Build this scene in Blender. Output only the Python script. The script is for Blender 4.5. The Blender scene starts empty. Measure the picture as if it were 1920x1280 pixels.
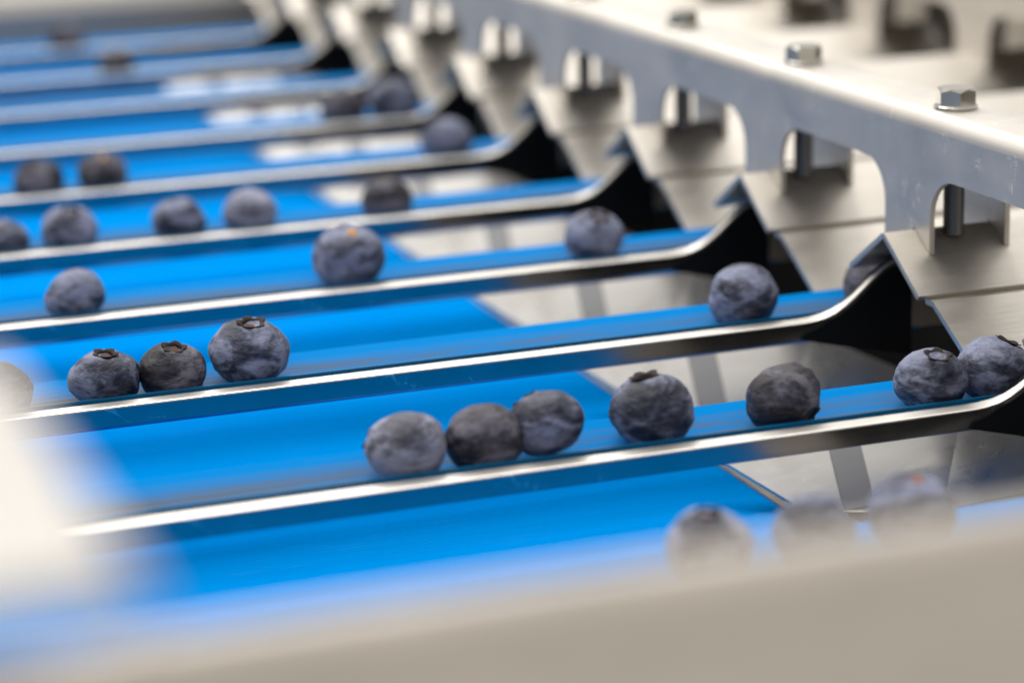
import bpy, bmesh, math, random
from mathutils import Vector, Matrix, Quaternion, noise

U = 0.085                      # one lane pitch in metres; shapes below are written in lane pitches
SC = bpy.context.scene
COL = SC.collection

# ------------------------------------------------------------------ camera
YAW, PITCH, ROLL = math.radians(19.3162), math.radians(14.9453), math.radians(-1.6403)
cam_d = bpy.data.cameras.new('camera')
cam = bpy.data.objects.new('camera', cam_d)
COL.objects.link(cam)
fw = Vector((math.sin(YAW)*math.cos(PITCH), math.cos(YAW)*math.cos(PITCH), -math.sin(PITCH)))
ri = Vector((math.cos(YAW), -math.sin(YAW), 0))
up = ri.cross(fw)
r2 = ri*math.cos(ROLL) + up*math.sin(ROLL)
u2 = -ri*math.sin(ROLL) + up*math.cos(ROLL)
M = Matrix((r2, u2, -fw)).transposed().to_4x4()
M.translation = Vector((-3.2925, -5.5055, 1.8783))*U
cam.matrix_world = M
cam_d.sensor_width = 36.0
cam_d.lens = 36.0*4638.34/1920.0
cam_d.clip_start = 0.01
cam_d.clip_end = 60
cam_d.dof.use_dof = True
cam_d.dof.focus_distance = 6.78*U
cam_d.dof.aperture_fstop = 7.6
cam_d.dof.aperture_blades = 9
SC.camera = cam

# ------------------------------------------------------------------ world, lamps, exposure
w = bpy.data.worlds.new('World')
SC.world = w
w.use_nodes = True
bg = w.node_tree.nodes['Background']
bg.inputs[0].default_value = (1.0, 0.965, 0.92, 1)
bg.inputs[1].default_value = 0.68

def area(name, loc, tgt, sx, sy, watts, col):
    d = bpy.data.lights.new(name, 'AREA')
    d.shape = 'RECTANGLE'; d.size = sx; d.size_y = sy; d.energy = watts; d.color = col
    o = bpy.data.objects.new(name, d); COL.objects.link(o)
    o.location = loc
    o.rotation_euler = (Vector(tgt)-Vector(loc)).to_track_quat('-Z', 'Y').to_euler()
    return o
area('ceiling_lamp', (-1.0, 1.35, 2.2), (-0.05, 0.2, 0), 0.9, 3.2, 40, (1, .975, .94))
area('ceiling_lamp', (0.15, 1.35, 2.2), (-0.05, 0.2, 0), 0.9, 3.2, 48, (1, .975, .94))
area('ceiling_lamp', (1.3, 1.2, 2.2), (-0.05, 0.2, 0), 0.9, 2.4, 10, (1, .975, .94))

SC.render.engine = 'CYCLES'
SC.cycles.use_denoising = True
SC.cycles.max_bounces = 8
SC.cycles.sample_clamp_indirect = 6
SC.view_settings.view_transform = 'Standard'
SC.view_settings.look = 'None'
SC.view_settings.exposure = 0.0
SC.view_settings.gamma = 1.0

# ------------------------------------------------------------------ materials
def new_mat(name):
    m = bpy.data.materials.new(name); m.use_nodes = True
    nt = m.node_tree
    return m, nt, nt.nodes['Principled BSDF']

def nd(nt, kind, **kw):
    n = nt.nodes.new(kind)
    for k, v in kw.items():
        setattr(n, k, v)
    return n

def coords(nt, scale, which='Object'):
    tc = nd(nt, 'ShaderNodeTexCoord'); mp = nd(nt, 'ShaderNodeMapping')
    mp.inputs['Scale'].default_value = scale
    nt.links.new(tc.outputs[which], mp.inputs[0])
    return mp.outputs[0]

def tex(nt, vec, scale, detail=3, rough=.55, dist=0):
    n = nd(nt, 'ShaderNodeTexNoise')
    n.inputs['Scale'].default_value = scale; n.inputs['Detail'].default_value = detail
    n.inputs['Roughness'].default_value = rough; n.inputs['Distortion'].default_value = dist
    nt.links.new(vec, n.inputs['Vector'])
    return n.outputs['Fac']

def ramp(nt, fac, stops):
    r = nd(nt, 'ShaderNodeValToRGB')
    e = r.color_ramp.elements
    while len(e) < len(stops): e.new(0.5)
    for i, (p, c) in enumerate(stops):
        e[i].position = p; e[i].color = (*c, 1) if len(c) == 3 else c
    nt.links.new(fac, r.inputs[0])
    return r.outputs[0]

def mixc(nt, fac, a, b):
    m = nd(nt, 'ShaderNodeMix', data_type='RGBA')
    nt.links.new(fac, m.inputs[0])
    for s, v in ((6, a), (7, b)):
        if hasattr(v, 'is_linked'): nt.links.new(v, m.inputs[s])
        else: m.inputs[s].default_value = (*v, 1)
    return m.outputs[2]

def maprange(nt, fac, a, b, c, d):
    m = nd(nt, 'ShaderNodeMapRange')
    nt.links.new(fac, m.inputs[0])
    for i, v in enumerate((a, b, c, d)): m.inputs[1+i].default_value = v
    return m.outputs[0]

def math_n(nt, op, a, b=None):
    m = nd(nt, 'ShaderNodeMath', operation=op)
    for i, v in enumerate((a, b)):
        if v is None: continue
        if hasattr(v, 'is_linked'): nt.links.new(v, m.inputs[i])
        else: m.inputs[i].default_value = v
    return m.outputs[0]

def bump(nt, h, strength, dist=.001):
    b = nd(nt, 'ShaderNodeBump')
    b.inputs['Strength'].default_value = strength; b.inputs['Distance'].default_value = dist
    nt.links.new(h, b.inputs['Height'])
    return b.outputs[0]

def steel(name, col, rough, brush=(8, 260, 260), rvar=.08, scratch=0.0, bstr=.15):
    """brushed stainless sheet: fine grain along one axis, smudges and a few hair scratches"""
    m, nt, p = new_mat(name)
    L = nt.links
    v = coords(nt, brush); grain = tex(nt, v, 1.0, 4, .6)
    v2 = coords(nt, (1, 1, 1)); smudge = tex(nt, v2, 38, 5, .6, .6)
    c = mixc(nt, maprange(nt, smudge, .35, .7, 0, 1), tuple(x*.9 for x in col), tuple(min(1, x*1.06) for x in col))
    c = mixc(nt, maprange(nt, grain, .35, .68, 0, .3), c, tuple(x*.8 for x in col))
    rg = math_n(nt, 'ADD', maprange(nt, smudge, .3, .75, rough-rvar*.5, rough+rvar), maprange(nt, grain, .3, .7, -.04, .05))
    h = grain
    if scratch:
        s1 = tex(nt, coords(nt, (1, 1, 1)), 60, 2, .5, 3.5)
        line = maprange(nt, math_n(nt, 'ABSOLUTE', math_n(nt, 'SUBTRACT', s1, .5)), 0, .018, 1, 0)
        msk = maprange(nt, tex(nt, coords(nt, (1, 1, 1)), 95, 3, .6), .56, .62, 0, 1)
        sc = math_n(nt, 'MULTIPLY', math_n(nt, 'MULTIPLY', line, msk), scratch)
        c = mixc(nt, sc, c, (.9, .84, .74))
        rg = math_n(nt, 'ADD', rg, math_n(nt, 'MULTIPLY', sc, .3))
    L.new(c, p.inputs['Base Color']); L.new(rg, p.inputs['Roughness'])
    p.inputs['Metallic'].default_value = 1.0
    L.new(bump(nt, h, bstr, .0004), p.inputs['Normal'])
    return m

M_SHEET = steel('brushed_sheet_steel', (.66, .625, .57), .42, (60, 1500, 1500), scratch=.15, bstr=.12)
M_BEAM = steel('matt_beam_steel', (.60, .57, .53), .54, (160, 12, 160), scratch=.75, bstr=.08)
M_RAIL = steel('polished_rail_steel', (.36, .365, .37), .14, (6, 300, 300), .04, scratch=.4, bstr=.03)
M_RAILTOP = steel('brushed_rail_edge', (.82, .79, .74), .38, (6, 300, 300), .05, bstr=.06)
M_REFLBAND = steel('grey_reflection_steel', (.34, .34, .345), .42, (100, 8, 8), .08)  # darker grey that imitates a band reflected in the chute plates
M_FLOOR = steel('polished_chute_steel', (.80, .785, .75), .30, (14, 200, 200), .14, scratch=1.0, bstr=.2)
M_BOLT = steel('bolt_steel', (.68, .66, .60), .18, (60, 60, 60), .06, bstr=.05)
M_PANEL = steel('satin_side_panel_steel', (.86, .80, .73), .55, (4, 200, 200), .05, bstr=.05)
M_COVER = steel('bright_cover_steel', (.42, .405, .385), .5, (100, 8, 100), .05, bstr=.05)
M_DARKROD = steel('dark_spacer_steel', (.16, .16, .165), .4, (80, 80, 10), .08)

def plain(name, col, rough, spec=.5, metal=0, nscale=60, nvar=.15):
    m, nt, p = new_mat(name)
    n = tex(nt, coords(nt, (1, 1, 1)), nscale, 4)
    c = mixc(nt, n, tuple(x*(1-nvar) for x in col), tuple(min(1, x*(1+nvar)) for x in col))
    nt.links.new(c, p.inputs['Base Color'])
    nt.links.new(maprange(nt, n, .3, .7, rough-.05, rough+.08), p.inputs['Roughness'])
    p.inputs['Specular IOR Level'].default_value = spec
    p.inputs['Metallic'].default_value = metal
    return m
M_BLACK = plain('black_reflection', (.004, .005, .007), .35, .25)  # dark reflection in the polished steel end cheeks, put in as black
M_DARK = plain('void_shade_black', (.012, .012, .013), .6, .2)  # near-black colour stands in for the shade of the void below
M_HOUSE = plain('brown_grey_housing', (.13, .115, .10), .55, .4, nscale=4)
M_GROUND = plain('hall_floor', (.30, .28, .25), .5, .4, nscale=3)
M_HALL = plain('hall_cladding', (.30, .285, .265), .6, .3, nscale=5)

BLUE = (.0, .285, .80)
def belt(name, dirty):
    m, nt, p = new_mat(name)
    L = nt.links
    st = tex(nt, coords(nt, (2.5, 320, 60)), 1, 4, .6)
    cl = tex(nt, coords(nt, (1, 1, 1)), 25, 4, .6, .4)
    c = mixc(nt, st, tuple(x*(.80 if dirty else .9) for x in BLUE), tuple(min(1, x*(.96 if dirty else 1.06)) for x in BLUE))
    c = mixc(nt, maprange(nt, cl, .55, .8, 0, .18), c, (.0, .30, .76))
    tone = tex(nt, coords(nt, (1.6, 34, 10)), 1, 4, .65)
    c = mixc(nt, maprange(nt, tone, .40, .62, .34, 0), c, tuple(x*.55 for x in BLUE))
    scuff = tex(nt, coords(nt, (12, 1400, 400)), 1, 4, .7)
    spot = tex(nt, coords(nt, (1, 1, 1)), 42, 4, .6, .5)
    c = mixc(nt, math_n(nt, 'MULTIPLY', maprange(nt, scuff, .58, .70, 0, 1), maprange(nt, spot, .50, .68, 0, .40)), c, (.16, .38, .70))
    if dirty:
        # rubbed grey-brown juice streaks along the low edge of the strip (uv.y = 0 at the rail)
        uv = nd(nt, 'ShaderNodeUVMap'); sep = nd(nt, 'ShaderNodeSeparateXYZ')
        L.new(uv.outputs[0], sep.inputs[0])
        s = tex(nt, coords(nt, (9, 900, 300)), 1, 5, .7)
        patch = tex(nt, coords(nt, (14, 90, 30)), 1, 3, .6)
        low = maprange(nt, sep.outputs[1], .66, .90, 1, 0)
        f = math_n(nt, 'MULTIPLY', low, math_n(nt, 'MULTIPLY', maprange(nt, s, .36, .56, 0, 1), maprange(nt, patch, .34, .56, .15, 1)))
        c = mixc(nt, f, c, (.13, .135, .14))
    L.new(c, p.inputs['Base Color'])
    L.new(maprange(nt, cl, .3, .7, .34, .5), p.inputs['Roughness'])
    p.inputs['Specular IOR Level'].default_value = .008 if dirty else 0.0
    L.new(bump(nt, st, .12, .0004), p.inputs['Normal'])
    return m
M_BELT = belt('blue_belt', False)
M_STRIP = belt('blue_strip_belt', True)
M_LIP = plain('teal_blue_lip', (.0, .12, .28), .3, .3)
M_BELTEDGE = plain('dark_blue_belt_nose', (.0, .03, .16), .5, .3)

def berry_mat(name, bloom, dark, cover):
    m, nt, p = new_mat(name)
    L = nt.links
    oi = nd(nt, 'ShaderNodeObjectInfo')
    add = nd(nt, 'ShaderNodeVectorMath', operation='ADD')
    sc = nd(nt, 'ShaderNodeVectorMath', operation='SCALE'); sc.inputs['Scale'].default_value = 9
    comb = nd(nt, 'ShaderNodeCombineXYZ')
    for i in range(3): L.new(oi.outputs['Random'], comb.inputs[i])
    L.new(comb.outputs[0], sc.inputs[0])
    L.new(coords(nt, (1, 1, 1)), add.inputs[0]); L.new(sc.outputs[0], add.inputs[1])
    v = add.outputs[0]
    st = nd(nt, 'ShaderNodeVectorMath', operation='MULTIPLY'); st.inputs[1].default_value = (1, 1, 2.0)
    L.new(v, st.inputs[0]); v = st.outputs[0]
    big = tex(nt, v, 75, 4, .55, .8)
    med = tex(nt, v, 260, 4, .6, 1.0)
    fine = tex(nt, v, 1000, 3, .6, .2)
    f = math_n(nt, 'ADD', maprange(nt, big, .40-cover, .60-cover, -.03, .66), maprange(nt, med, .36, .64, -.08, .28))
    f = math_n(nt, 'ADD', f, maprange(nt, fine, .35, .7, -.08, .10))
    big = med
    c = ramp(nt, f, [(0, dark), (.35, tuple(a*.5+b*.5 for a, b in zip(dark, tuple(x*.45 for x in bloom)))), (.7, tuple(x*.72 for x in bloom)), (1, bloom)])
    L.new(c, p.inputs['Base Color'])
    L.new(maprange(nt, f, 0, 1, .42, .8), p.inputs['Roughness'])
    p.inputs['Specular IOR Level'].default_value = .3
    hh = math_n(nt, 'ADD', big, math_n(nt, 'MULTIPLY', fine, .15))
    L.new(bump(nt, hh, .4, .0010), p.inputs['Normal'])
    return m
BERRY = {
 'mid':   berry_mat('berry_skin_mid',   (.27, .295, .42), (.012, .014, .030), .03),
 'pale':  berry_mat('berry_skin_pale',  (.36, .37, .48), (.03, .03, .05), .10),
 'dark':  berry_mat('berry_skin_dark',  (.19, .18, .225), (.010, .009, .014), .0),
}
M_CALYX = plain('calyx_brown', (.035, .026, .026), .7, .2, nscale=900, nvar=.5)
M_PIT = plain('calyx_pit', (.10, .055, .045), .8, .15, nscale=700, nvar=.5)
M_SCAR = plain('orange_stem_scar', (.62, .30, .06), .7, .2, nscale=900, nvar=.4)
M_STAIN = plain('rust_stem_scar', (.34, .13, .06), .75, .2, nscale=900, nvar=.4)

# ------------------------------------------------------------------ mesh helpers
def link(name, me, mat, parent=None, loc=None):
    o = bpy.data.objects.new(name, me)
    COL.objects.link(o)
    if mat is not None and not me.materials: me.materials.append(mat)
    if parent is not None: o.parent = parent
    if loc is not None: o.location = Vector(loc)*U
    return o

def mesh_from(name, verts, faces, smooth=None, uvs=None):
    me = bpy.data.meshes.new(name)
    me.from_pydata([tuple(c*U for c in v) for v in verts], [], faces)
    bm = bmesh.new(); bm.from_mesh(me)
    bmesh.ops.recalc_face_normals(bm, faces=bm.faces)
    bm.to_mesh(me); bm.free()
    if smooth is not None:
        for p in me.polygons: p.use_smooth = True
        me.set_sharp_from_angle(angle=math.radians(smooth))
    return me

def bevelled(o, width, seg=2):
    b = o.modifiers.new('bevel', 'BEVEL')
    b.width = width*U; b.segments = seg; b.limit_method = 'ANGLE'; b.angle_limit = math.radians(40)
    b.harden_normals = False
    return o

def box(name, x0, x1, y0, y1, z0, z1):
    v = [(x, y, z) for x in (x0, x1) for y in (y0, y1) for z in (z0, z1)]
    f = [(0, 1, 3, 2), (4, 6, 7, 5), (0, 4, 5, 1), (2, 3, 7, 6), (0, 2, 6, 4), (1, 5, 7, 3)]
    return mesh_from(name, v, f)

def prism(name, poly, axis, a, b, smooth=30):
    """extrude a 2-D outline along an axis: poly in the two other axes, in order"""
    n = len(poly)
    def pt(q, s):
        if axis == 'x': return (s, q[0], q[1])
        if axis == 'y': return (q[0], s, q[1])
        return (q[0], q[1], s)
    v = [pt(q, a) for q in poly] + [pt(q, b) for q in poly]
    f = [tuple(range(n)), tuple(range(2*n-1, n-1, -1))]
    f += [(i, (i+1) % n, n+(i+1) % n, n+i) for i in range(n)]
    return mesh_from(name, v, f, smooth)

def sheet(path, th):
    """closed outline of a bent sheet of thickness th whose upper side runs along path (2-D)"""
    out = []
    n = len(path)
    for i, q in enumerate(path):
        d1 = Vector(path[i])-Vector(path[i-1]) if i > 0 else None
        d2 = Vector(path[i+1])-Vector(path[i]) if i < n-1 else None
        if d1 is None: nn = Vector((d2.y, -d2.x)).normalized()
        elif d2 is None: nn = Vector((d1.y, -d1.x)).normalized()
        else:
            a = Vector((d1.y, -d1.x)).normalized(); b = Vector((d2.y, -d2.x)).normalized()
            nn = (a+b)/max(.25, (1+a.dot(b)))
        out.append((q[0]+nn.x*th, q[1]+nn.y*th))
    return list(path)+out[::-1]

def empty(name, loc, label, cat, group=None):
    o = bpy.data.objects.new(name, None); COL.objects.link(o)
    o.empty_display_size = .01
    o.location = Vector(loc)*U
    o['label'] = label; o['category'] = cat; o['kind'] = 'thing'
    if group: o['group'] = group
    return o

def tag(o, label, cat, group=None):
    o['label'] = label; o['category'] = cat; o['kind'] = 'thing'
    if group: o['group'] = group
    return o

T0, T1 = -1, 8                 # first and last lane
LEFT = -4.2

# ------------------------------------------------------------------ setting
g = link('hall_floor', box('hall_floor', -300, 300, -300, 300, -9.6, -9.4), M_GROUND); g['kind'] = 'structure'

base = link('machine_base', box('machine_base', LEFT-.6, 7.0, -3.0, 10.6, -9.4, -1.0), M_DARK)
tag(base, 'dark machine body underneath the blue sorting lanes', 'machine base')

# wide blue conveyor belt that runs below all lanes and ends on a straight nose
ZB, XB = -.45, -.295
t = empty('conveyor_belt', (LEFT, -1.6, ZB), 'wide flat blue conveyor belt running underneath all the sorting lanes', 'conveyor belt')
def belt_mesh():
    r = .055
    prof = [(LEFT, ZB), (XB-r, ZB)]
    for i in range(1, 9):
        a = math.pi/2 - math.pi*i/8
        prof.append((XB-r+r*math.cos(a), ZB-r+r*math.sin(a)))
    prof.append((LEFT, ZB-2*r))
    return prof
pf = [(x-LEFT, z-ZB) for x, z in belt_mesh()]
link('belt_surface', prism('belt_surface', pf, 'y', 0, 10.6, 40), M_BELT, t)
n = link('belt_nose', prism('belt_nose', [(XB-LEFT-.018+.024*math.cos(a*math.pi/6), -.05+.036*math.sin(a*math.pi/6)) for a in range(12)], 'y', .0, 10.6, 40), M_BELTEDGE, t)

# ------------------------------------------------------------------ steel chute floor between the lanes
ZP = -.46
ORD = {-1: 'nearest', 0: 'second', 1: 'third', 2: 'fourth', 3: 'fifth', 4: 'sixth', 5: 'seventh', 6: 'eighth', 7: 'ninth', 8: 'farthest'}
XE = .59
def plan_plate(name, pts, zs, th):
    n = len(pts)
    v = [(x, y, z) for (x, y), z in zip(pts, zs)] + [(x, y, z-th) for (x, y), z in zip(pts, zs)]
    f = [tuple(range(n)), tuple(range(2*n-1, n-1, -1))] + [(i, (i+1) % n, n+(i+1) % n, n+i) for i in range(n)]
    return mesh_from(name, v, f)
# the plates slope steeply down towards the camera and a little to the left
def slope_pt(x, y): return (x, y, -.30+.35*(x+.10)+1.15*(y-.60))
def thick_plate(name, pts, th):
    n = len(pts)
    v = list(pts)+[(x, y+th*.76, z-th*.64) for x, y, z in pts]
    f = [tuple(range(n)), tuple(range(2*n-1, n-1, -1))] + [(i, (i+1) % n, n+(i+1) % n, n+i) for i in range(n)]
    return mesh_from(name, v, f)
cr0, cr1 = slope_pt(.222, .575), slope_pt(.070, .420)
cp_floor = thick_plate('floor_panel', [slope_pt(-.545, .765), slope_pt(.19, .600), cr0, cr1, slope_pt(-.30, .545)], .014)
ed0, ed1 = slope_pt(.228, .575), slope_pt(.56, .300)
cp_wing = thick_plate('side_wing', [cr0, ed0, (ed1[0], ed1[1], ed1[2]+.05), (cr1[0]+.002, cr1[1], cr1[2])], .014)
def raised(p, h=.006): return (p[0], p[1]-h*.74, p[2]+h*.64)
cp_band = thick_plate('reflection_band', [raised(slope_pt(-.175, .690)), raised(slope_pt(-.085, .670)), raised(slope_pt(-.105, .490)), raised(slope_pt(-.195, .508))], .004)  # raised darker strip, a grey reflection band put onto the plate
reflector = link('low_reflector', box('low_reflector', -.62, .25, -1.6, 9.0, -.80, -.78), M_PANEL)  # added so the polished rail faces mirror something bright
tag(reflector, 'added flat steel tray lying low beneath the chute floors', 'reflector')
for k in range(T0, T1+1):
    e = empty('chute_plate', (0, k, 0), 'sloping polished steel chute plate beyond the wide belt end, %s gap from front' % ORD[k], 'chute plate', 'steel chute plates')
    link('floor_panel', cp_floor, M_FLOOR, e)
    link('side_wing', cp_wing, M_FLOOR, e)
    link('reflection_band', cp_band, M_REFLBAND, e)

# ------------------------------------------------------------------ lanes: rail, narrow blue strip, black end cheek
path = [(LEFT, 0), (-.10, 0), (-.06, .003), (-.025, .010), (.008, .022), (.04, .040), (.07, .062), (.10, .088), (.13, .114), (.158, .136), (.185, .151), (.215, .161), (.26, .166)]
def rail_mesh():
    RH, Y0, Y1, c = .056, -.042, .014, .005
    sec = [(Y0+.004, -RH), (Y0, -c), (Y0+c*.3, -c*.3), (Y0+c, 0), (Y1-c, 0), (Y1-c*.3, -c*.3), (Y1, -c), (Y1, -RH)]
    v, f = [], []
    n = len(sec)
    for i, (x, z) in enumerate(path):
        a = Vector(path[max(0, i-1)]); b = Vector(path[min(len(path)-1, i+1)])
        d = (b-a).normalized(); nn = Vector((-d.y, d.x))
        wd = 1-.62*min(1, max(0, (x+.08)/.16))
        for (y, h) in sec:
            v.append((x+nn.x*h, Y0+(y-Y0)*wd, z+nn.y*h))
    for i in range(len(path)-1):
        for j in range(n):
            f.append((i*n+j, i*n+(j+1) % n, (i+1)*n+(j+1) % n, (i+1)*n+j))
    f.append(tuple(range(n))); f.append(tuple(range((len(path)-1)*n, len(path)*n)))
    me = mesh_from('guide_rail', v, f, 20)
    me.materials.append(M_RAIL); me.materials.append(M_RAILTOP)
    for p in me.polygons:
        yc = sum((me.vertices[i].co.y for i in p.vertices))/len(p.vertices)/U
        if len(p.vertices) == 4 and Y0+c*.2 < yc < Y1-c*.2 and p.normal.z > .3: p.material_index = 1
    return me
def cheek_mesh():
    topl = []
    for i, (x, z) in enumerate(path):
        if x < -.11: continue
        a = Vector(path[max(0, i-1)]); b = Vector(path[min(len(path)-1, i+1)])
        d = (b-a).normalized(); nn = Vector((-d.y, d.x))
        q = .034 if x < -.09 else .024 if x < -.05 else .013
        topl.append((x-nn.x*q, z-nn.y*q))
    poly = topl+[(.26, -.14), (.06, -.095), (-.11, -.052)]
    return prism('end_cheek', poly, 'y', -.0450, .020, 30)
STH, ZS, SW = math.radians(20), -.090, .265
def strip_mesh():
    c, s = math.cos(STH), math.sin(STH)
    prof = []
    n = 6
    tt = .007
    up_ = [.016+(i/n*(SW-.016)) for i in range(n+1)]
    top = [(.040+c*a, ZS+s*a) for a in up_]
    bot = [(.040+c*a+s*tt, ZS+s*a-c*tt) for a in up_]
    x0, x1 = LEFT, .34
    v, f, uv = [], [], []
    m = len(top)
    for x in (x0, x1):
        for q in top: v.append((x, q[0], q[1]))
        for q in bot: v.append((x, q[0], q[1]))
    W = 2*m
    for i in range(m-1):
        f.append((i, i+1, W+i+1, W+i)); uv.append(i)
    for i in range(m-1):
        f.append((m+i, W+m+i, W+m+i+1, m+i+1))
    f.append((m-1, 2*m-1, W+2*m-1, W+m-1)); f.append((0, W, W+m, m))
    f.append(tuple(range(m))+tuple(range(2*m-1, m-1, -1))); f.append(tuple(W+i for i in range(m))+tuple(W+i for i in range(2*m-1, m-1, -1)))
    me = mesh_from('strip_belt', v, f, 30)
    ul = me.uv_layers.new(name='UVMap')
    for lp in me.loops:
        co = me.vertices[lp.vertex_index].co/U
        a = (co.y-.040)/c
        ul.data[lp.index].uv = ((co.x-x0)/(x1-x0), a/SW)
    return me
ME_LIPB = box('side_lip', LEFT, .20, .031, .037, -.074, .006)
ME_RAIL, ME_CHEEK, ME_STRIP = rail_mesh(), cheek_mesh(), strip_mesh()
LANE_LABEL = {
 -1: 'blue sorting lane nearest the camera, half hidden behind the blurred front panel',
 0: 'second sorting lane from the front, sharp steel rail with seven berries',
 1: 'third sorting lane from the front, with three berries in a row at its left',
 2: 'fourth sorting lane from the front, with a large yellow-spotted berry',
 3: 'fifth sorting lane from the front, with five blurred berries along it',
 4: 'sixth sorting lane from the front, with an orange-tipped blurred berry',
 5: 'seventh sorting lane from the front, with two blurred berries at its right end',
 6: 'eighth sorting lane from the front, empty and out of focus',
 7: 'ninth sorting lane from the front, with one dark blurred berry',
 8: 'farthest blurred sorting lane at the top left, with one berry'}
for k in range(T0, T1+1):
    e = empty('sorting_lane', (0, k, 0), LANE_LABEL[k], 'sorting lane', 'parallel sorting lanes')
    link('guide_rail', ME_RAIL, M_RAIL, e)
    link('strip_belt', ME_STRIP, M_STRIP, e)
    link('side_lip', ME_LIPB, M_LIP, e)
    link('end_cheek', ME_CHEEK, M_BLACK, e)

# ------------------------------------------------------------------ roof-shaped steel dividers at the right end of the lanes
RY, RZ = -.150, .280
FY, FZ = -.370, .132
BY, BZ = .066, .138
XH = .104
XR = 2.94
def roof_path():
    # front foot -> ridge -> back foot, ridge slightly rounded, front foot with a hemmed lip
    p = [(FY, FZ)]
    d1 = Vector((RY-FY, RZ-FZ)).normalized(); d2 = Vector((BY-RY, BZ-RZ)).normalized()
    R = Vector((RY, RZ))
    p += [tuple(R-d1*.02), tuple(R-d1*.007+Vector((0, -.001))), tuple(R+d2*.007+Vector((0, -.001))), tuple(R+d2*.02)]
    p += [(BY, BZ)]
    return p
ME_ROOF = prism('roof_sheet', sheet(roof_path(), .017), 'x', XH, XR, 20)
ME_LIP = prism('folded_lip', sheet([(FY+.055, FZ+.013), (FY+.012, FZ-.016)], .012), 'x', XH+.006, XR, 20)
ME_LOW = prism('lower_front_sheet', sheet([(-.675, -.085), (-.655, -.030), (-.395, .118), (-.35, .118)], .016), 'x', .137, XR, 20)
ME_LOWB = prism('lower_back_sheet', sheet([(.020, .120), (.055, .100), (.075, -.085)], .016), 'x', .30, XR, 20)
ME_VAL = prism('valley_floor', sheet([(.078, -.075), (.323, -.075)], .016), 'x', .345, XR, 20)
for k in range(T0, T1+2):
    lab = 'roof-shaped brushed steel divider at the right end of the %s lane' % (ORD[k]+(' from front' if 0 <= k <= 7 else '')) if k <= T1 else 'blurred roof-shaped steel divider beyond the farthest lane'
    e = empty('divider_hood', (0, k, 0), lab, 'divider', 'roof-shaped dividers')
    for nm, me in (('roof_sheet', ME_ROOF), ('lower_front_sheet', ME_LOW), ('lower_back_sheet', ME_LOWB), ('valley_floor', ME_VAL)):
        o = link(nm, me, M_SHEET, e)
    bevelled(link('folded_lip', ME_LIP, M_SHEET, e), .003)

# ------------------------------------------------------------------ arched channel beam
def wall_outline(za, zt, r, y0, y1, leg0, leg1, notch):
    """outline in (y, z) of a beam wall with arches between the legs"""
    out = []
    ks = range(T0-1, T1+3)
    pts = []
    for k in ks:
        # leg from k+leg0 to k+leg1 (leg0 < leg1): corner, notch, corner, then the arch to the next leg
        pts.append((k+leg0, notch[0][1]))
        pts.append((k+notch[1][0], notch[1][1]))
        pts.append((k+leg1, notch[2][1]))
        a0, a1 = k+leg1, k+1+leg0
        if k == ks[-1]: break
        for i in range(0, 9):
            a = math.pi - math.pi/2*i/8
            pts.append((a0+r+r*math.cos(a), za-r+r*math.sin(a)))
        for i in range(0, 9):
            a = math.pi/2 - math.pi/2*i/8
            pts.append((a1-r+r*math.cos(a), za-r+r*math.sin(a)))
    ystart, yend = pts[0][0], pts[-1][0]
    pts += [(yend, zt), (ystart, zt)]
    return pts, ystart, yend
def beam_parts(x0, x1, zt, za, th, R):
    notch = [(-.242, RZ-.0605), (RY, RZ+.002), (.033, RZ-.118)]
    pts, ya, yb = wall_outline(za, zt-R, .13, 0, 0, -.242, .033, notch)
    front = prism('front_wall', pts, 'x', x0, x0+th, 25)
    rear = prism('rear_wall', pts, 'x', x1-th, x1, 25)
    # top plate with rounded bends
    prof = []
    for i in range(0, 9):
        a = math.pi - math.pi/2*i/8
        prof.append((x0+R+R*math.cos(a), zt-R+R*math.sin(a)))
    for i in range(0, 9):
        a = math.pi/2 - math.pi/2*i/8
        prof.append((x1-R+R*math.cos(a), zt-R+R*math.sin(a)))
    top = prism('top_plate', sheet(prof, th), 'y', ya, yb, 40)
    return front, rear, top
def hex_head():
    bm = bmesh.new()
    rr, h = .060, .050
    rings = []
    for z, s, n in ((0, 1, 6), (h*.80, 1, 6)):
        rings.append([bm.verts.new((rr*s*math.cos(math.pi/3*i), rr*s*math.sin(math.pi/3*i), z)) for i in range(6)])
    bm.faces.new(rings[0][::-1]); 
    for i in range(6):
        bm.faces.new((rings[0][i], rings[0][(i+1) % 6], rings[1][(i+1) % 6], rings[1][i]))
    # chamfered crown: corners stay low, flats rise
    ring2 = []
    for i in range(12):
        a = math.pi/6*i
        q = rr*.93 if i % 2 == 0 else rr*.866
        ring2.append(bm.verts.new((rr*.86*math.cos(a), rr*.86*math.sin(a), h)))
    mids = []
    for i in range(6):
        a, b = rings[1][i].co, rings[1][(i+1) % 6].co
        m_ = (a+b)/2
        mids.append(bm.verts.new((m_.x, m_.y, h*.94)))
    for i in range(6):
        c0, c1 = rings[1][i], rings[1][(i+1) % 6]
        bm.faces.new((c0, c1, mids[i]))
        bm.faces.new((c0, mids[i], ring2[2*i+1], ring2[2*i]))
        bm.faces.new((mids[i], c1, ring2[(2*i+2) % 12], ring2[2*i+1]))
    bm.faces.new(ring2)
    bmesh.ops.recalc_face_normals(bm, faces=bm.faces)
    bmesh.ops.scale(bm, vec=(U, U, U), verts=bm.verts)
    me = bpy.data.meshes.new('bolt'); bm.to_mesh(me); bm.free()
    return me
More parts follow.
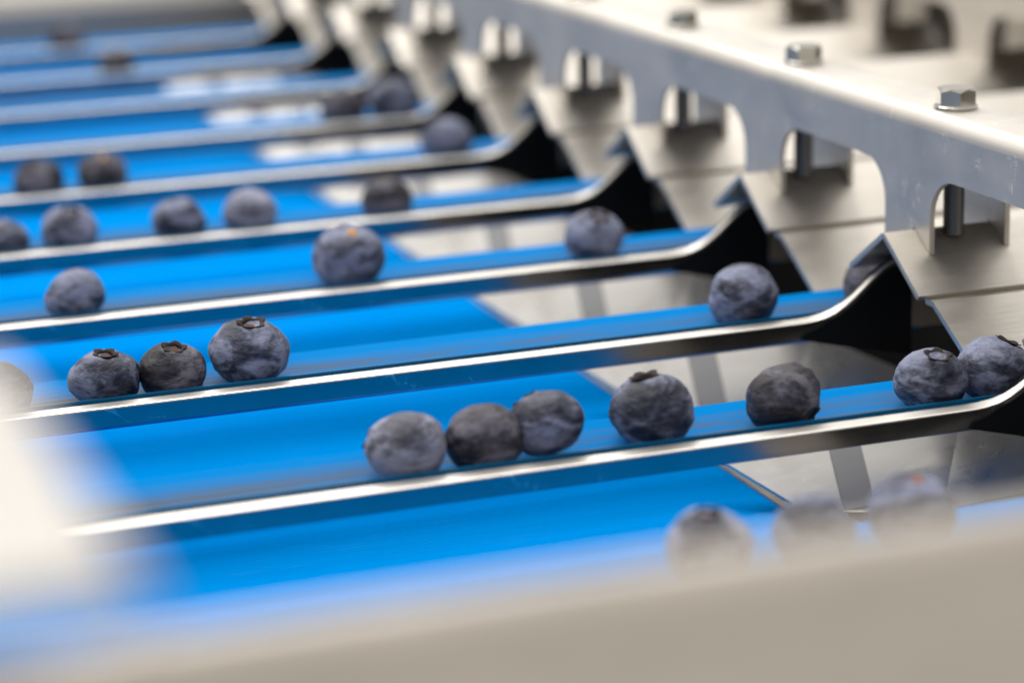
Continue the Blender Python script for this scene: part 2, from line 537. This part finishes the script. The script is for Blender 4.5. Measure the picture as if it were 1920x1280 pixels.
def cyl(name, r, z0, z1, n=28, bev=0):
    prof = [(r, z0), (r, z1)] if not bev else [(r-bev, z0), (r, z0+bev), (r, z1-bev), (r-bev, z1)]
    v, f = [], []
    for q, z in prof:
        for i in range(n): v.append((q*math.cos(2*math.pi*i/n), q*math.sin(2*math.pi*i/n), z))
    for j in range(len(prof)-1):
        for i in range(n): f.append((j*n+i, j*n+(i+1) % n, (j+1)*n+(i+1) % n, (j+1)*n+i))
    f.append(tuple(range(n))); f.append(tuple(range((len(prof)-1)*n, len(prof)*n)))
    return mesh_from(name, v, f, 35)
ZT, ZA = .633, .452
ME_HEX, ME_WASH, ME_ROD = hex_head(), cyl('washer', .065, 0, .012, 32, .003), cyl('spacer_rod', .031, -.375, -.014, 20)
def beam(x0, label, bolts=True, zoff=0):
    e = empty('arched_beam', (0, 0, zoff), label, 'beam', 'arched cross beams')
    fr, re, tp = beam_parts(x0, x0+.268, ZT, ZA, .016, .048)
    link('front_wall', fr, M_BEAM, e)
    link('rear_wall', re, M_BEAM, e)
    link('top_plate', tp, M_BEAM, e)
    if bolts:
        for k in range(T0, T1+2):
            b = link('bolt', ME_HEX, M_BOLT, e, (x0+.115, k-.178, ZT+.012))
            b.rotation_euler.z = math.radians(14+(((k-1)*31) % 60))
            link('washer', ME_WASH, M_BOLT, b, (0, 0, -.012))
            link('spacer_rod', ME_ROD, M_DARKROD, b, (0, 0, -.012))
    return e
beam(.207, 'grey arched steel channel beam with hex bolts, straddling the dividers')
beam(2.15, 'blurred second arched steel beam behind the bolted beam at top right', False, .0)
hs = link('housing_panel', prism('housing_panel', sheet([(2.47, -.02), (2.47, .60), (2.52, .66), (5.5, .66)], .03), 'y', -2.2, 10.2, 30), M_HOUSE)
tag(hs, 'blurred dull brown-grey housing panel behind the second beam at top right', 'housing')

# ------------------------------------------------------------------ foreground: front panel and bright cross cover, far side panel
fp = link('front_side_panel', prism('front_side_panel', sheet([(-3.10, -2.6), (-3.10, .888), (-3.088, .911), (-3.075, .917)], .02), 'x', LEFT-1.0, 4.5, 40), M_PANEL)
tag(fp, 'blurred beige-grey steel side panel filling the bottom foreground', 'side panel')
cv = link('cross_cover', prism('cross_cover', sheet([(-3.60, 1.17), (-3.60, 1.19), (-3.585, 1.206), (-3.57, 1.21), (-2.985, 1.21), (-2.968, 1.205), (-2.96, 1.19), (-2.96, 1.17)], .018), 'y', -3.69, -2.98, 40), M_COVER)
tag(cv, 'blurred bright white steel cross cover at the left foreground edge', 'cover')
bp = link('rear_side_panel', prism('rear_side_panel', sheet([(10.4, .10), (9.25, .10), (9.20, .05), (9.20, -1.6)], .03), 'x', LEFT-1.0, 7.0, 40), M_HALL)
tag(bp, 'blurred grey steel side panel behind the farthest lane at top left', 'side panel')

# ------------------------------------------------------------------ blueberries
def berry_mesh(seed, kind):
    rnd = random.Random(seed)
    NU, NV = 56, 36
    off = Vector((rnd.uniform(-50, 50), rnd.uniform(-50, 50), rnd.uniform(-50, 50)))
    obl = rnd.uniform(.90, .98)
    v, f = [], []
    for j in range(NV+1):
        th = math.pi*(j/NV)
        th = th if th > .9 else .9*(th/.9)**1.15
        for i in range(NU):
            ph = 2*math.pi*i/NU
            d = Vector((math.sin(th)*math.cos(ph), math.sin(th)*math.sin(ph), math.cos(th)))
            r = 1.0
            r += .075*noise.noise(d*1.3+off) + .034*noise.noise(d*3.2+off) + .016*noise.noise(Vector((d.x*4, d.y*4, d.z*11))+off)
            if kind == 'crown':
                if th < .34:
                    q = th/.34
                    r -= .17*(1-q*q)
                r += .022*math.exp(-((th-.38)/.10)**2)*(1+.35*math.cos(5*ph))
            else:
                r -= .07*math.exp(-(th/.30)**2)
            v.append((d.x*r, d.y*r, d.z*r*obl))
    for j in range(NV):
        for i in range(NU):
            f.append((j*NU+i, j*NU+(i+1) % NU, (j+1)*NU+(i+1) % NU, (j+1)*NU+i))
    me = bpy.data.meshes.new('blueberry')
    me.from_pydata(v, [], f)
    bm = bmesh.new(); bm.from_mesh(me)
    bmesh.ops.remove_doubles(bm, verts=bm.verts, dist=1e-5)
    bmesh.ops.recalc_face_normals(bm, faces=bm.faces)
    bm.to_mesh(me); bm.free()
    for p in me.polygons: p.use_smooth = True
    return me, obl
def calyx_mesh(seed, obl):
    """five blunt sepals standing round the crater"""
    rnd = random.Random(seed)
    n = 60
    v, f = [], []
    prof = [(.20, .84), (.265, .95), (.315, 1.015), (.34, 1.0), (.30, .95)]
    tip = [rnd.uniform(.7, 1.15) for _ in range(5)]
    for j, (q, z) in enumerate(prof):
        for i in range(n):
            ph = 2*math.pi*i/n
            s5 = (.5+.5*math.cos(5*ph))**.7
            a = tip[int((ph/(2*math.pi)*5+.5)) % 5]
            g_ = s5*a
            zj = .5*noise.noise(Vector((math.cos(ph)*3, math.sin(ph)*3, seed)))
            k = {0: 0, 1: .35, 2: 1, 3: 1, 4: .3}[j]
            qq = q*(.84+.34*g_*k+.08*zj*k); zz = z*obl+(.045*g_-.045+.03*zj)*k
            v.append((qq*math.cos(ph), qq*math.sin(ph), zz*1.004))
    for j in range(len(prof)):
        for i in range(n):
            f.append((j*n+i, j*n+(i+1) % n, ((j+1) % len(prof))*n+(i+1) % n, ((j+1) % len(prof))*n+i))
    me = bpy.data.meshes.new('calyx'); me.from_pydata(v, [], f)
    for p in me.polygons: p.use_smooth = True
    return me
def disc_mesh(name, r, z, bulge, seed):
    rnd = random.Random(seed)
    n, m = 24, 5
    v, f = [(0, 0, z+bulge)], []
    for j in range(1, m+1):
        for i in range(n):
            ph = 2*math.pi*i/n
            q = r*j/m*(1+.12*math.sin(3*ph+seed)*j/m)
            v.append((q*math.cos(ph), q*math.sin(ph), z+bulge*(1-(j/m)**2)-(.10 if j == m else 0)))
    for i in range(n): f.append((0, 1+i, 1+(i+1) % n))
    for j in range(m-1):
        for i in range(n):
            f.append((1+j*n+i, 1+(j+1)*n+i, 1+(j+1)*n+(i+1) % n, 1+j*n+(i+1) % n))
    me = bpy.data.meshes.new(name); me.from_pydata(v, [], f)
    for p in me.polygons: p.use_smooth = True
    return me

# lane, x along the lane, radius, skin, pole kind, direction of the pole, label
TOP = (.05, -.30, .95); BACK = (.3, .9, .3); LOW = (.25, -.2, -.9)
B = [
 (0, -1.607, .098, 'pale', 'crown', (-.9, .6, .2), 'pale dusty blueberry, leftmost on the sharp front rail lane'),
 (0, -1.404, .096, 'dark', 'crown', BACK, 'dark blueberry squeezed between the pale one and a taller one on the front lane'),
 (0, -1.240, .094, 'mid', 'crown', (-.5, .5, .8), 'blueberry riding slightly high at the right of the touching trio, front lane'),
 (0, -.942, .106, 'mid', 'crown', (-.15, .10, 1), 'large wrinkled blueberry alone in the middle of the sharp front lane'),
 (0, -.571, .098, 'dark', 'crown', (.45, -.72, -.42), 'dark brownish blueberry, crown facing down, on the front lane by the chute floor'),
 (0, -.136, .095, 'mid', 'crown', (.06, -.28, .95), 'sharp dusty blueberry with open crown, next to the right edge berry'),
 (0, .056, .099, 'mid', 'crown', (.42, -.05, .9), 'blueberry at the right edge with its dark crown tilted right'),
 (1, -2.176, .094, 'mid', 'crown', (.05, -.15, .97), 'dusty blueberry, left one of the sharp trio at the left'),
 (1, -1.985, .092, 'dark', 'crown', (.05, -.28, .95), 'brownish blueberry, middle one of the sharp trio at the left'),
 (1, -1.758, .110, 'mid', 'crown', (.05, -.22, .97), 'largest blueberry, right one of the sharp trio at the left'),
 (1, -2.475, .092, 'dark', 'crown', BACK, 'blueberry half hidden behind the blurred white cover at the left edge'),
 (1, -.222, .106, 'mid', 'stem', (-.9, .4, .2), 'bluish blueberry left of the black cheek, third lane from the front'),
 (1, .235, .100, 'dark', 'scar', (.15, -.55, .85), 'dark berry tucked behind the curved rail end under the divider'),
 (2, -2.082, .094, 'mid', 'stem', (-.6, .6, .5), 'blueberry alone at the left of the fourth lane'),
 (2, -1.174, .115, 'mid', 'scar', (.03, -.42, .9), 'big lumpy blueberry with a yellow stem scar on top'),
 (2, -.313, .101, 'mid', 'crown', (.02, -.40, .92), 'soft-focus blueberry with brown crown below a black cheek, fourth lane'),
 (3, -1.925, .095, 'mid', 'crown', (.05, -.42, .9), 'blurred blueberry with a dark crown, second from left on the fifth lane'),
 (3, -2.155, .082, 'mid', 'stem', BACK, 'blurred blueberry cut by the left edge on the fifth lane'),
 (3, -1.532, .090, 'mid', 'stem', BACK, 'blurred blueberry, left one of the pair in the middle of the fifth lane'),
 (3, -1.265, .093, 'pale', 'stem', BACK, 'blurred blueberry, right one of the pair in the middle of the fifth lane'),
 (3, -.746, .091, 'dark', 'stem', BACK, 'dark blurred blueberry before the chute gap on the fifth lane'),
 (4, -1.871, .092, 'dark', 'crown', (-.3, -.2, .9), 'blurred dark blueberry at the left of the sixth lane'),
 (4, -1.618, .095, 'dark', 'scar', (.0, -.45, .9), 'blurred blueberry with an orange stem scar on the sixth lane'),
 (4, -.184, .102, 'mid', 'stem', BACK, 'blurred blueberry at the right end of the sixth lane'),
 (5, -.340, .101, 'dark', 'stem', BACK, 'blurred blueberry, left of two at the right end of the seventh lane'),
 (5, -.099, .109, 'mid', 'stem', BACK, 'blurred blueberry, right of two at the right end of the seventh lane'),
 (7, -.985, .090, 'dark', 'stem', BACK, 'very blurred dark berry on the ninth lane at upper left'),
 (8, -1.065, .094, 'dark', 'stem', BACK, 'very blurred dark berry on the farthest lane near the top left corner'),
 (-1, -1.236, .090, 'pale', 'crown', (-.1, -.1, 1), 'pale blurred blueberry, leftmost behind the front panel edge'),
 (-1, -.986, .088, 'mid', 'stem', BACK, 'blurred blueberry, middle one sinking behind the front panel edge'),
 (-1, -.741, .094, 'mid', 'rust', (.10, -.10, .98), 'blurred blueberry with a rust-orange scar behind the front panel edge'),
]
c20, t20 = math.cos(STH), math.tan(STH)
for i, (k, x, r, skin, kind, ax, lab) in enumerate(B):
    me, obl = berry_mesh(100+i*7, 'crown' if kind == 'crown' else 'stem')
    yc = .040+r*.985
    zc = ZS+r*.97/c20+(yc-.040)*t20
    o = bpy.data.objects.new('blueberry', me); COL.objects.link(o)
    me.transform(Matrix.Scale(r*U, 4))
    me.materials.append(BERRY[skin])
    q = Vector(ax).normalized().to_track_quat('Z', 'Y') @ Quaternion((0, 0, 1), i*1.7)
    rr = random.Random(900+i)
    pose = Matrix.Diagonal((1.06+rr.uniform(-.03, .03), 1.0, .95+rr.uniform(-.03, .02), 1)) @ q.to_matrix().to_4x4()
    me.transform(pose)
    o.location = Vector((x+.006, k+yc, zc-.006+(.024 if i == 2 else .030 if k == -1 else 0)))*U
    tag(o, lab, 'blueberry', 'blueberries on the lanes')
    S_ = pose @ Matrix.Scale(r*U, 4)
    if kind == 'crown':
        cm = calyx_mesh(i, obl); cm.transform(S_)
        link('calyx', cm, M_CALYX, o)
        dm = disc_mesh('calyx_pit', .24, .838*obl, .03, i); dm.transform(S_)
        link('calyx_pit', dm, M_PIT, o)
    elif kind in ('scar', 'rust', 'stain'):
        dm = disc_mesh('stem_scar', .17 if kind != 'stain' else .22, .935*obl, .045, i); dm.transform(S_)
        link('stem_scar', dm, M_SCAR if kind == 'scar' else M_STAIN, o)
